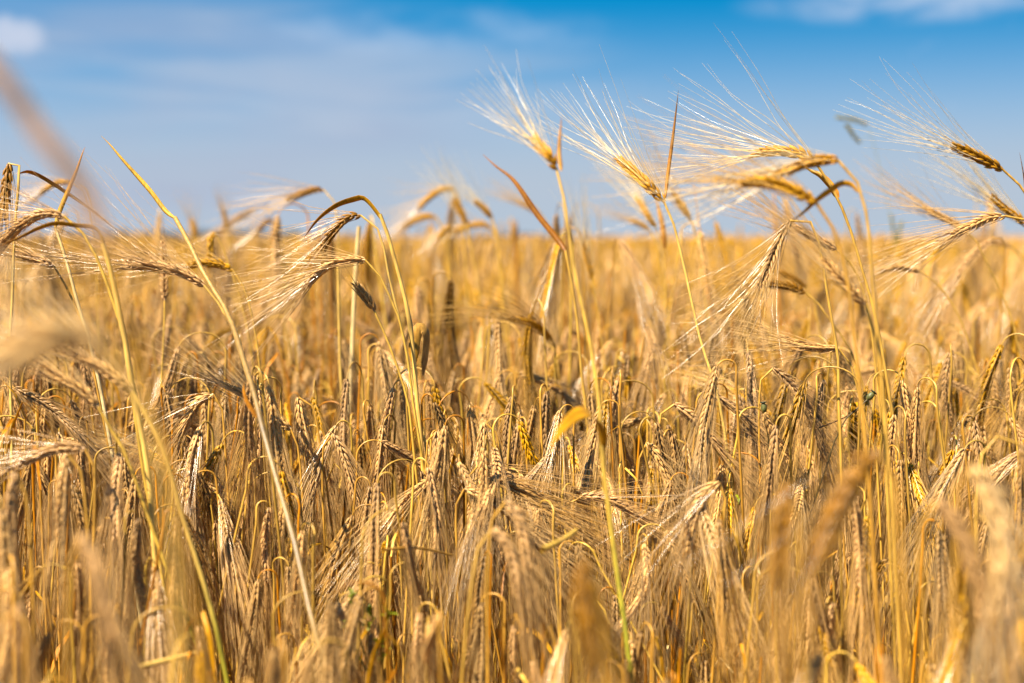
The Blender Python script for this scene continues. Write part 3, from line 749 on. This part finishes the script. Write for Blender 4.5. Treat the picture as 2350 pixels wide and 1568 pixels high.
weed('dim green weed low between ears right of the green footed stalk', 1.45, (1722, 1330), [(1700, 1150), (1735, 1200), (1715, 1255), (1752, 1165)])

def grass(label, D, stem, spikes):
    rng = random.Random(label)
    P = lift(stem, D); full = to_ground(P); off = full[0]
    root = thing('wild_grass', label, 'grass', tuple(off))
    mb = MB(); tube(mb, spline(full, 30), np.linspace(0.0012, 0.0006, 30), (0.34, 0.33, 0.18), 5, 0)
    for s in spikes: tube(mb, spline(lift([s[0], stem[-1]][::-1], D), 6), 0.00045, (0.34, 0.33, 0.18), 4, 0)
    link('stem', shift(mb, off), [M_GREEN], root)
    for s in spikes:
        A = lift(s, D); sp = MB()
        C = spline(A, 14); T, N, B = frames(C)
        for i in range(14):
            for k in range(4):
                a = rng.uniform(0, 6.28); out = math.cos(a) * N[i] + math.sin(a) * B[i]
                d = unit(T[i] + 0.3 * out); x = unit(np.cross(d, out)); y = np.cross(d, x)
                V = C[i] + out * 0.0015 + GV[:, :1] * 0.0013 * x + GV[:, 1:2] * 0.0010 * y + GV[:, 2:] * 0.010 * d
                sp.add(V, GF, np.array([0.40, 0.35, 0.12]) * rng.uniform(0.7, 1.2), 0)
        link('spikelet', shift(sp, off), [M_GREEN], root)
grass('blurred green grass with two small spikelets on the open sky', 2.9, [(2090, 900), (2062, 640), (2040, 480), (2010, 350), (1998, 305)],
      [[(1990, 286), (1962, 276), (1928, 270)], [(1974, 328), (1960, 312), (1946, 292)]])
grass('faint blurred green grass tuft on the horizon right of the crossed stems', 3.4, [(2075, 800), (2060, 640), (2054, 560)],
      [[(2054, 560), (2050, 525), (2046, 500)], [(2062, 560), (2064, 535), (2068, 515)]])

# ------------------------------------------------------------------ stalks of the crop
def crop_parts(rng, h, reach, end_deg, ear_len, tone, col, leaf, awn=0.13, spread=0.085):
    """A ripe stalk in its own frame: foot at the origin, nodding towards +x."""
    end = math.radians(end_deg)          # 0 = ear upright, 180 = hanging straight down
    x0, z0 = 0.014 + rng.gauss(0, .005), h - reach
    low = [np.array([0, 0, 0.0]), np.array([rng.gauss(0, .006), rng.gauss(0, .006), h * 0.35]), np.array([rng.gauss(0, .006) + 0.006, rng.gauss(0, .006), h * 0.70]), np.array([x0, 0, z0 - 0.015])]
    th = np.linspace(0, end, 13)
    sq = rng.uniform(0.75, 1.25)                              # how wide or peaked the neck is
    arc = np.stack([x0 + reach * sq * (1 - np.cos(th)), 0 * th + rng.gauss(0, .002) * th, z0 + reach * np.sin(th)], 1)
    P = np.vstack([spline(low, 11), arc])
    d = unit(np.array([math.sin(end), 0, math.cos(end)]))
    b = P[-1]
    sag = np.array([0, 0, -1.0])
    E = [b, b + d * ear_len * 0.5 + np.array([rng.gauss(0, .003), rng.gauss(0, .004), 0]), b + d * ear_len * 0.95 + sag * ear_len * (0.12 if end_deg < 150 else 0.02) + np.array([0, rng.gauss(0, .003), 0])]
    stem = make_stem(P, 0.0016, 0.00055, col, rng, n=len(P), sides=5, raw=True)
    ear, awns = make_ear(E, tone, rng, rng.uniform(0, 3.1), awn * rng.uniform(.8, 1.15), spread * rng.uniform(.5, 1.1), tuple(sag * (0.30 if end_deg < 165 else 0.06)), awn_share=0.55, awn_r=0.00026, size=0.90)
    leaves = []
    for q in range(leaf):
        z = h * rng.uniform(0.30, 0.80); a = rng.uniform(0, 6.28); o = np.array([math.cos(a), math.sin(a), 0])
        l = rng.uniform(0.07, 0.15)
        s = np.array([0.006 * z / h, 0, z])
        path = [s, s + o * l * 0.16 + np.array([0, 0, l * 0.4]), s + o * l * 0.42 + np.array([0, 0, l * 0.45]), s + o * l * 0.62 + np.array([0, 0, l * rng.uniform(-0.1, 0.25)]), s + o * l * 0.7 + np.array([0, 0, -l * rng.uniform(0.1, 0.4)])]
        leaves.append(make_leaf(path, rng.uniform(0.0016, 0.0032), rng.choice(['gold', 'tan', 'orange', 'pale']), rng, n=14, twist=rng.uniform(-2, 2), fold=rng.uniform(.2, .6), ref=(-o[1], o[0], 0), col2=rng.choice(['tan', 'orange', 'brown', 'pale'])))
    return stem, ear, awns, leaves

KINDS = [  # height of the arch, radius of the neck, end angle, ear length, tone, stem colour, leaves, tone word, posture words
    (0.735, 0.011, 172, 0.078, 'straw', 'gold', 1, 'pale straw', 'hanging straight down'),
    (0.715, 0.008, 178, 0.070, 'beige', 'tan', 1, 'dull beige', 'hanging straight down'),
    (0.750, 0.020, 158, 0.082, 'beige', 'gold', 1, 'dull beige', 'on a wide arched neck'),
    (0.700, 0.010, 176, 0.074, 'grey', 'tan', 1, 'greyish', 'hanging straight down'),
    (0.725, 0.012, 150, 0.076, 'straw', 'yellow', 1, 'pale straw', 'drooping aslant'),
    (0.760, 0.016, 168, 0.080, 'golden', 'gold', 0, 'golden', 'on a wide arched neck'),
    (0.690, 0.009, 180, 0.068, 'straw', 'tan', 1, 'short pale straw', 'hanging straight down'),
    (0.720, 0.013, 132, 0.070, 'beige', 'tan', 1, 'dull beige', 'bowed half over'),
    (0.740, 0.006, 177, 0.078, 'grey', 'orange', 1, 'greyish', 'bent sharply down'),
    (0.705, 0.014, 160, 0.074, 'golden', 'yellow', 0, 'golden', 'drooping aslant'),
    (0.730, 0.013, 112, 0.070, 'straw', 'gold', 1, 'pale straw', 'bowed level'),
    (0.745, 0.009, 174, 0.084, 'beige', 'gold', 1, 'long dull beige', 'hanging straight down'),
    (0.700, 0.010, 50, 0.068, 'golden', 'yellow', 1, 'golden', 'leaning half upright'),
    (0.680, 0.010, 178, 0.072, 'brown', 'tan', 1, 'brownish', 'hanging straight down'),
    (0.728, 0.007, 165, 0.080, 'straw', 'tan', 0, 'pale straw', 'bent sharply down'),
    (0.742, 0.015, 176, 0.076, 'straw', 'orange', 1, 'pale straw', 'on a wide arched neck'),
]
_r = random.Random(77)
for K in KINDS[:]:
    KINDS.append((K[0] + _r.gauss(0, .012), max(.005, K[1] * _r.uniform(.6, 1.5)), min(180, K[2] + _r.uniform(-14, 8)), K[3] * _r.uniform(.85, 1.1), K[4], K[5], K[6], K[7], K[8]))
protos, PM, XE = [], [], []
for i, K in enumerate(KINDS):
    rng = random.Random(100 + i)
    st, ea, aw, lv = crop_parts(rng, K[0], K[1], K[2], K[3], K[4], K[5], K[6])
    PM.append((st.mesh('stem', [M_STEM]), ea.mesh('ear', MATS), aw.mesh('awns', [M_AWN]), [x.mesh('leaf', [M_LEAF]) for x in lv]))
    for k in [2]: PM[-1][k].polygons.foreach_set('material_index', np.zeros(len(PM[-1][k].polygons), 'i'))
    for x in PM[-1][3]: x.polygons.foreach_set('material_index', np.zeros(len(x.polygons), 'i'))
    whole = MB()
    for mb, mt in ((st, 0), (aw, 2)) : whole.merge(mb, mt)
    whole.merge(ea, 1)
    for x in lv: whole.merge(x, 3)
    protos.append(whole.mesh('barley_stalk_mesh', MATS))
    XE.append(np.concatenate(ea.v).mean(0))

def simple_stalk(mb, rng, x, y, h, az, tone, lowz=0.0, awns=7, fat=1.0):
    gc, ac = (np.array(q) for q in TONES[tone])
    sc = np.array(STEM_COL[rng.choice(['gold', 'tan', 'yellow', 'gold'])])
    o = np.array([math.cos(az), math.sin(az), 0]); b = np.array([x, y, 0.0])
    r = rng.uniform(0.007, 0.017)
    top = b + np.array([0, 0, h])
    tube(mb, spline([b + np.array([0, 0, lowz]), b + np.array([0, 0, h * .8]) + o * .005, top + o * r * .9, top + o * r * 1.9 - np.array([0, 0, r])], 9),
         np.linspace(0.0016, 0.001, 9) * fat, sc * rng.uniform(.8, 1.1), 3, 0)
    s = top + o * r * 1.9 - np.array([0, 0, r]); sl = rng.uniform(0.0, 0.6)
    d = unit(o * sl - np.array([0, 0, 1])); L = rng.uniform(0.065, 0.085)
    C = spline([s, s + d * L], 12)
    R = np.array([.5, .9, 1, .8, 1.05, .8, 1.05, .8, 1, .75, .7, .2]) * 0.0052 * fat
    cc = gc * np.array([.9, 1.1, .8, 1.1, .8, 1.12, .8, 1.1, .8, 1.1, .9, 1])[:, None] * rng.uniform(.8, 1.15)
    tube(mb, C, R, cc, 5, 1)
    for k in range(awns):
        q = s + d * L * rng.uniform(.2, 1); e = unit(d + 0.16 * np.array([rng.gauss(0, 1), rng.gauss(0, 1), rng.gauss(0, 1)]))
        tube(mb, np.array([q, q + e * .06, q + e * .115]), np.array([.0005, .0004, .0001]) * fat, ac * rng.uniform(.8, 1.1), 3, 2)
    if rng.random() < 0.6:
        a = rng.uniform(0, 6.28); p = np.array([math.cos(a), math.sin(a), 0]); z = h * rng.uniform(.45, .85)
        q = b + np.array([0, 0, z])
        ribbon(mb, spline([q, q + p * .02 + np.array([0, 0, .05]), q + p * .06 + np.array([0, 0, .03])], 5), np.array([.002, .004, .004, .003, .0005]) * fat,
               np.array(STEM_COL[rng.choice(['tan', 'orange', 'pale', 'gold'])]), np.array([-p[1], p[0], 0]), .3, 1.0, 3)
tone_pool = ['straw', 'beige', 'golden', 'straw', 'golden', 'straw', 'golden']
mid_protos = []
for i in range(8):
    rng = random.Random(300 + i); mb = MB()
    simple_stalk(mb, rng, 0, 0, rng.uniform(.68, .76), 0, tone_pool[i % 7], awns=12)
    mid_protos.append(mb.mesh('barley_stalk_mesh', MATS))
patch_protos = []
for i in range(5):
    rng = random.Random(400 + i); mb = MB()
    for k in range(95):
        simple_stalk(mb, rng, rng.uniform(-.26, .26), rng.uniform(-.26, .26), max(.55, rng.gauss(.71, .035)) + (rng.uniform(.1,.25) if rng.random() < .04 else 0), rng.uniform(0, 6.28), rng.choice(tone_pool), lowz=.2, awns=6, fat=1.25)
    patch_protos.append(mb.mesh('barley_patch_mesh', MATS))
far_protos = []
for i in range(4):
    rng = random.Random(500 + i); mb = MB()
    for k in range(230):
        simple_stalk(mb, rng, rng.uniform(-1.05, 1.05), rng.uniform(-1.05, 1.05), max(.55, rng.gauss(.70, .04)), rng.uniform(0, 6.28), rng.choice(tone_pool), lowz=.45, awns=2, fat=2.6)
    far_protos.append(mb.mesh('barley_patch_mesh', MATS))

def straw_tuft(rng):
    mb = MB()
    for k in range(4):
        b = np.array([rng.uniform(-.03, .03), rng.uniform(-.03, .03), 0]); h = rng.uniform(.46, .66)
        t = b + np.array([rng.gauss(0, .03), rng.gauss(0, .03), h])
        C = spline([b, b * .6 + t * .4 + np.array([rng.gauss(0, .006), rng.gauss(0, .006), 0]), t], 9)
        tube(mb, C, np.linspace(.0018, .0011, 9), np.array(STEM_COL[rng.choice(['gold', 'tan', 'orange', 'tan', 'brown'])]) * rng.uniform(.7, 1.1), 4, 0)
        for q in range(2):     # torn strips of dry blade hanging from the straw
            i = rng.randrange(4, 9); a = rng.uniform(0, 6.28); o = np.array([math.cos(a), math.sin(a), 0]); l = rng.uniform(.05, .13)
            p = C[i]
            ribbon(mb, spline([p, p + o * l * .2 + np.array([0, 0, l * .3]), p + o * l * .35 + np.array([0, 0, -l * .1]), p + o * l * .4 - np.array([0, 0, l * .7])], 8),
                   np.array([.6, 1, 1, 1, .8, .7, .5, .1]) * rng.uniform(.0009, .0020), np.array(STEM_COL[rng.choice(['tan', 'pale', 'gold', 'orange', 'white'])]), np.array([-o[1], o[0], 0]), .3, rng.uniform(-2, 2), 3)
    return mb
tuft_protos = []
for i in range(6):
    tuft_protos.append(straw_tuft(random.Random(600 + i)).mesh('straw_tuft_mesh', MATS))

# where the stalks of the crop stand
R0 = np.random.default_rng(21)
def scatter(y0, y1, spacing, margin):
    ys = np.arange(y0, y1, spacing)
    pts = []
    for y in ys:
        hw = y * 0.39 + margin
        xs = np.arange(-hw, hw, spacing)
        p = np.stack([xs, np.full(len(xs), y)], 1) + R0.uniform(-.5, .5, (len(xs), 2)) * spacing
        pts.append(p)
    return np.concatenate(pts)
near = scatter(0.50, 3.6, 0.041, 0.5)
near = near[R0.random(len(near)) < np.interp(near[:, 1], [0.5, 0.8, 1.0, 1.25], [0.22, 0.40, 0.62, 1.0])]
n = len(near)
k_idx = R0.choice(len(KINDS), n, p=np.array([9, 9, 8, 6, 8, 7, 8, 6, 6, 7, 2, 9, 0.6, 4, 9, 8] * 2) / 213.2)
k_scl = np.clip(R0.normal(1.0, 0.05, n), 0.86, 1.12)
far_tall = (near[:, 1] > 1.9) & (R0.random(n) < 0.025)
k_scl[far_tall] = R0.uniform(1.18, 1.36, far_tall.sum())
# the crop is a little lower close to the lens, and in the trampled hollow at the middle
sink = np.clip((1.30 - near[:, 1]) / 0.12, 0, 1)
side_px = np.abs(near[:, 0] / near[:, 1] * FPX - 100) / 1175.0
k_scl *= 1 - sink * np.clip(0.125 - 0.05 * np.clip(side_px - 0.45, 0, 1) * 2, 0.05, 0.13)
flat = np.isin(k_idx % 16, (7, 10, 12)) & (near[:, 1] < 1.25)
k_idx[flat] = R0.choice([0, 1, 3, 6, 11, 14], flat.sum())
lean = np.where(R0.random(n) < 0.05, 0.20, 0.065)
k_rot = np.stack([R0.normal(0, 1, n) * lean, R0.normal(0, 1, n) * lean, R0.uniform(0, 2 * math.pi, n)], 1)

def project(P):
    q = P - np.array([0, 0, CAM_Z]); c, s = math.cos(PITCH), math.sin(PITCH)
    d = q[:, 1] * c - q[:, 2] * s; u = q[:, 2] * c + q[:, 1] * s
    return CX + FPX * q[:, 0] / d, CY - FPX * u / d, d
LEADERS = [  # the long stems that stand open in front of the crop: plants are thin on the ground before them
    np.array([(755, 1590, .98), (738, 1510, 1.01), (708, 1390, 1.04), (675, 1240, 1.07), (640, 1120, 1.10), (607, 1000, 1.14), (582, 900, 1.19)]),
    np.array([(1437, 1460, 1.04), (1424, 1370, 1.03), (1411, 1280, 1.02), (1398, 1180, 1.0), (1383, 1060, 1.0), (1376, 940, 1.0)]),
    np.array([(506, 1490, 1.06), (483, 1393, 1.06), (453, 1292, 1.06), (418, 1181, 1.06), (383, 1055, 1.06)]),
    np.array([(448, 1470, 1.12), (418, 1398, 1.12), (383, 1307, 1.12), (347, 1206, 1.12), (312, 1106, 1.12)])]
def clear(P, tops=None):
    ok = np.ones(len(P), bool)
    x = CX + FPX * P[:, 0] / P[:, 1]
    for L in LEADERS:
        for px, py, D in L:
            T = CY - FPX * (0.66 - CAM_Z + P[:, 1] * math.tan(PITCH)) / P[:, 1]
            hit = (np.abs(x - px) < 44 * 1.05 / np.maximum(P[:, 1], .5)) & (P[:, 1] < D + 0.01) & (T < py)
            ok &= ~hit
    return ok
ears = np.zeros((n, 3))
for i in range(n):
    Rm = Matrix.Rotation(k_rot[i, 2], 3, 'Z') @ Matrix.Rotation(k_rot[i, 1], 3, 'Y') @ Matrix.Rotation(k_rot[i, 0], 3, 'X')
    ears[i] = np.array(Rm @ Vector(XE[k_idx[i]])) * k_scl[i] + np.array([near[i, 0], near[i, 1], 0])
ex, ey, ed = project(ears)
drop = ~clear(near)
seen = (ex > -20) & (ex < 2370) & (ey < 1590) & (ed > 0.5) & ~drop
order = np.argsort(np.where(seen, ed, 99))
N_IND = 225
chosen = np.zeros(n, bool); chosen[order[:N_IND]] = True

LAND = [(30, 'the hanging dark edge ear'), (320, 'the near yellow stems'), (480, 'the green footed stem'), (640, 'the long slanting stem'), (950, 'the twin pale stems'),
        (1120, 'the lodged ears'), (1390, 'the curled leaf stalk'), (1640, 'the white awned stalk'),
        (1920, 'the hooked fan stalk'), (2030, 'the blurred crossed stems'), (2280, 'the big cream ear')]
def crop_label(i):
    K = KINDS[k_idx[i]]
    x = ex[i]
    lm = min(LAND, key=lambda q: abs(q[0] - x))
    side = 'left of' if x < lm[0] else 'right of'
    foc = 'very blurred' if ed[i] < 0.95 else 'soft' if ed[i] < 1.17 else 'sharp' if ed[i] < 1.6 else 'softly blurred'
    return ' '.join(f'{foc} {K[7]} ear {K[8]} {side} {lm[1]}'.split()[:16])
made = {}
def place_crop(i):
    k = k_idx[i]
    lab = crop_label(i)
    root = thing('barley_stalk', lab, 'barley stalk', (near[i, 0], near[i, 1], 0), 'barley stalks of the standing crop')
    root.rotation_euler = k_rot[i]; s = k_scl[i]; root.scale = (s, s, s)
    if k not in made:
        st, ea, aw, lv = PM[k]
        a = link('stem', st, None, root); b = link('ear', ea, None, root); c = link('awns', aw, None, b)
        ls = [link('leaf', x, None, root) for x in lv]
        made[k] = (a, b, c, ls)
        return
    a, b, c, ls = made[k]
    for o in [a] + ls:
        q = o.copy(); COL.objects.link(q); q.parent = root
    q = b.copy(); COL.objects.link(q); q.parent = root
    w = c.copy(); COL.objects.link(w); w.parent = q
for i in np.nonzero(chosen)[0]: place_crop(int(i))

# the rest of the crop, past counting: one object that repeats its stalks by geometry nodes
hidden = bpy.data.collections.new('crop_stalk_kinds')
allp = protos + mid_protos + patch_protos + far_protos + tuft_protos
srcs = []
for i, me in enumerate(allp):
    o = bpy.data.objects.new('barley_kind', me); srcs.append(o)
pts, idx, rot, scl = [], [], [], []
rest = ~chosen & ~drop
pts.append(np.c_[near[rest], np.zeros(rest.sum())]); idx.append(k_idx[rest]); rot.append(k_rot[rest]); scl.append(k_scl[rest])
def extra(P, lo, hi, sd=0.05, tall=0.0):
    m = len(P); base = lo
    s = np.clip(R0.normal(1, sd, m), .85, 1.15)
    if tall:
        t = R0.random(m) < tall; s[t] = R0.uniform(1.16, 1.33, t.sum())
    pts.append(np.c_[P, np.zeros(m)]); idx.append(R0.integers(lo, hi, m)); scl.append(s)
    rot.append(np.stack([R0.normal(0, .05, m), R0.normal(0, .05, m), R0.uniform(0, 6.28, m)], 1))
a0 = len(protos); a1 = a0 + len(mid_protos); a2 = a1 + len(patch_protos); a3 = a2 + len(far_protos)
extra(scatter(3.6, 8.0, 0.058, 1.0), a0, a1, 0.05, 0.055)
extra(scatter(8.0, 30.0, 0.42, 2.0), a1, a2, 0.03)
extra(scatter(30.0, 260.0, 1.75, 6.0), a2, a3, 0.03)
for q in rot[-2:]: q[:, :2] = 0
tuft = scatter(0.62, 3.4, 0.082, 0.4)
extra(tuft[clear(tuft)], a3, a3 + len(tuft_protos), 0.06)
scl[-1] *= np.where(tuft[clear(tuft)][:, 1] < 1.3, 0.92, 1.04)
pts, idx, rot, scl = (np.concatenate(q) for q in (pts, idx, rot, scl))
me = bpy.data.meshes.new('barley_crop')
me.from_pydata(pts.tolist(), [], [])
for nm, tp, arr in (('kind_index', 'INT', idx.astype('i')), ('stalk_rot', 'FLOAT_VECTOR', rot.astype('f')), ('stalk_scale', 'FLOAT', scl.astype('f'))):
    at = me.attributes.new(nm, tp, 'POINT')
    at.data.foreach_set('vector' if tp == 'FLOAT_VECTOR' else 'value', arr.ravel())
crop = bpy.data.objects.new('barley_crop', me); COL.objects.link(crop)
crop['kind'] = 'stuff'; crop['label'] = 'dense ripe barley crop filling the field back to the horizon'; crop['category'] = 'barley crop'
ng = bpy.data.node_groups.new('barley_crop', 'GeometryNodeTree')
ng.interface.new_socket('Geometry', in_out='INPUT', socket_type='NodeSocketGeometry')
ng.interface.new_socket('Geometry', in_out='OUTPUT', socket_type='NodeSocketGeometry')
N_, L_ = ng.nodes, ng.links
gi, go = N_.new('NodeGroupInput'), N_.new('NodeGroupOutput')
g2i = N_.new('GeometryNodeGeometryToInstance')
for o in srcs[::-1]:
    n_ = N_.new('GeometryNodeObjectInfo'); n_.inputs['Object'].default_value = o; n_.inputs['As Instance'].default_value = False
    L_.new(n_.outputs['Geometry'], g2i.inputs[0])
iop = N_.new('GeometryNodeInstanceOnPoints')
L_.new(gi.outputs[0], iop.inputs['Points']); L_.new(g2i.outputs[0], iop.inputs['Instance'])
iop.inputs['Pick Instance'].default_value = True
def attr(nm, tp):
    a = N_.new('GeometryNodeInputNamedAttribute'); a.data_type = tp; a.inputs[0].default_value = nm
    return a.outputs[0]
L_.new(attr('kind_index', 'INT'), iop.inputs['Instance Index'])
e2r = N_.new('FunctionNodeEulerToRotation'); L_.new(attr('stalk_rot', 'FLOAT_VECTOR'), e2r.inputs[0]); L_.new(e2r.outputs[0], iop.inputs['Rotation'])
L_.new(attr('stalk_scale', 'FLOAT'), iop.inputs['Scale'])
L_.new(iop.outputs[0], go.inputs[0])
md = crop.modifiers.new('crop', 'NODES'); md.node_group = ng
print('individuals', chosen.sum(), 'max depth', ed[chosen].max(), 'instances', len(pts))
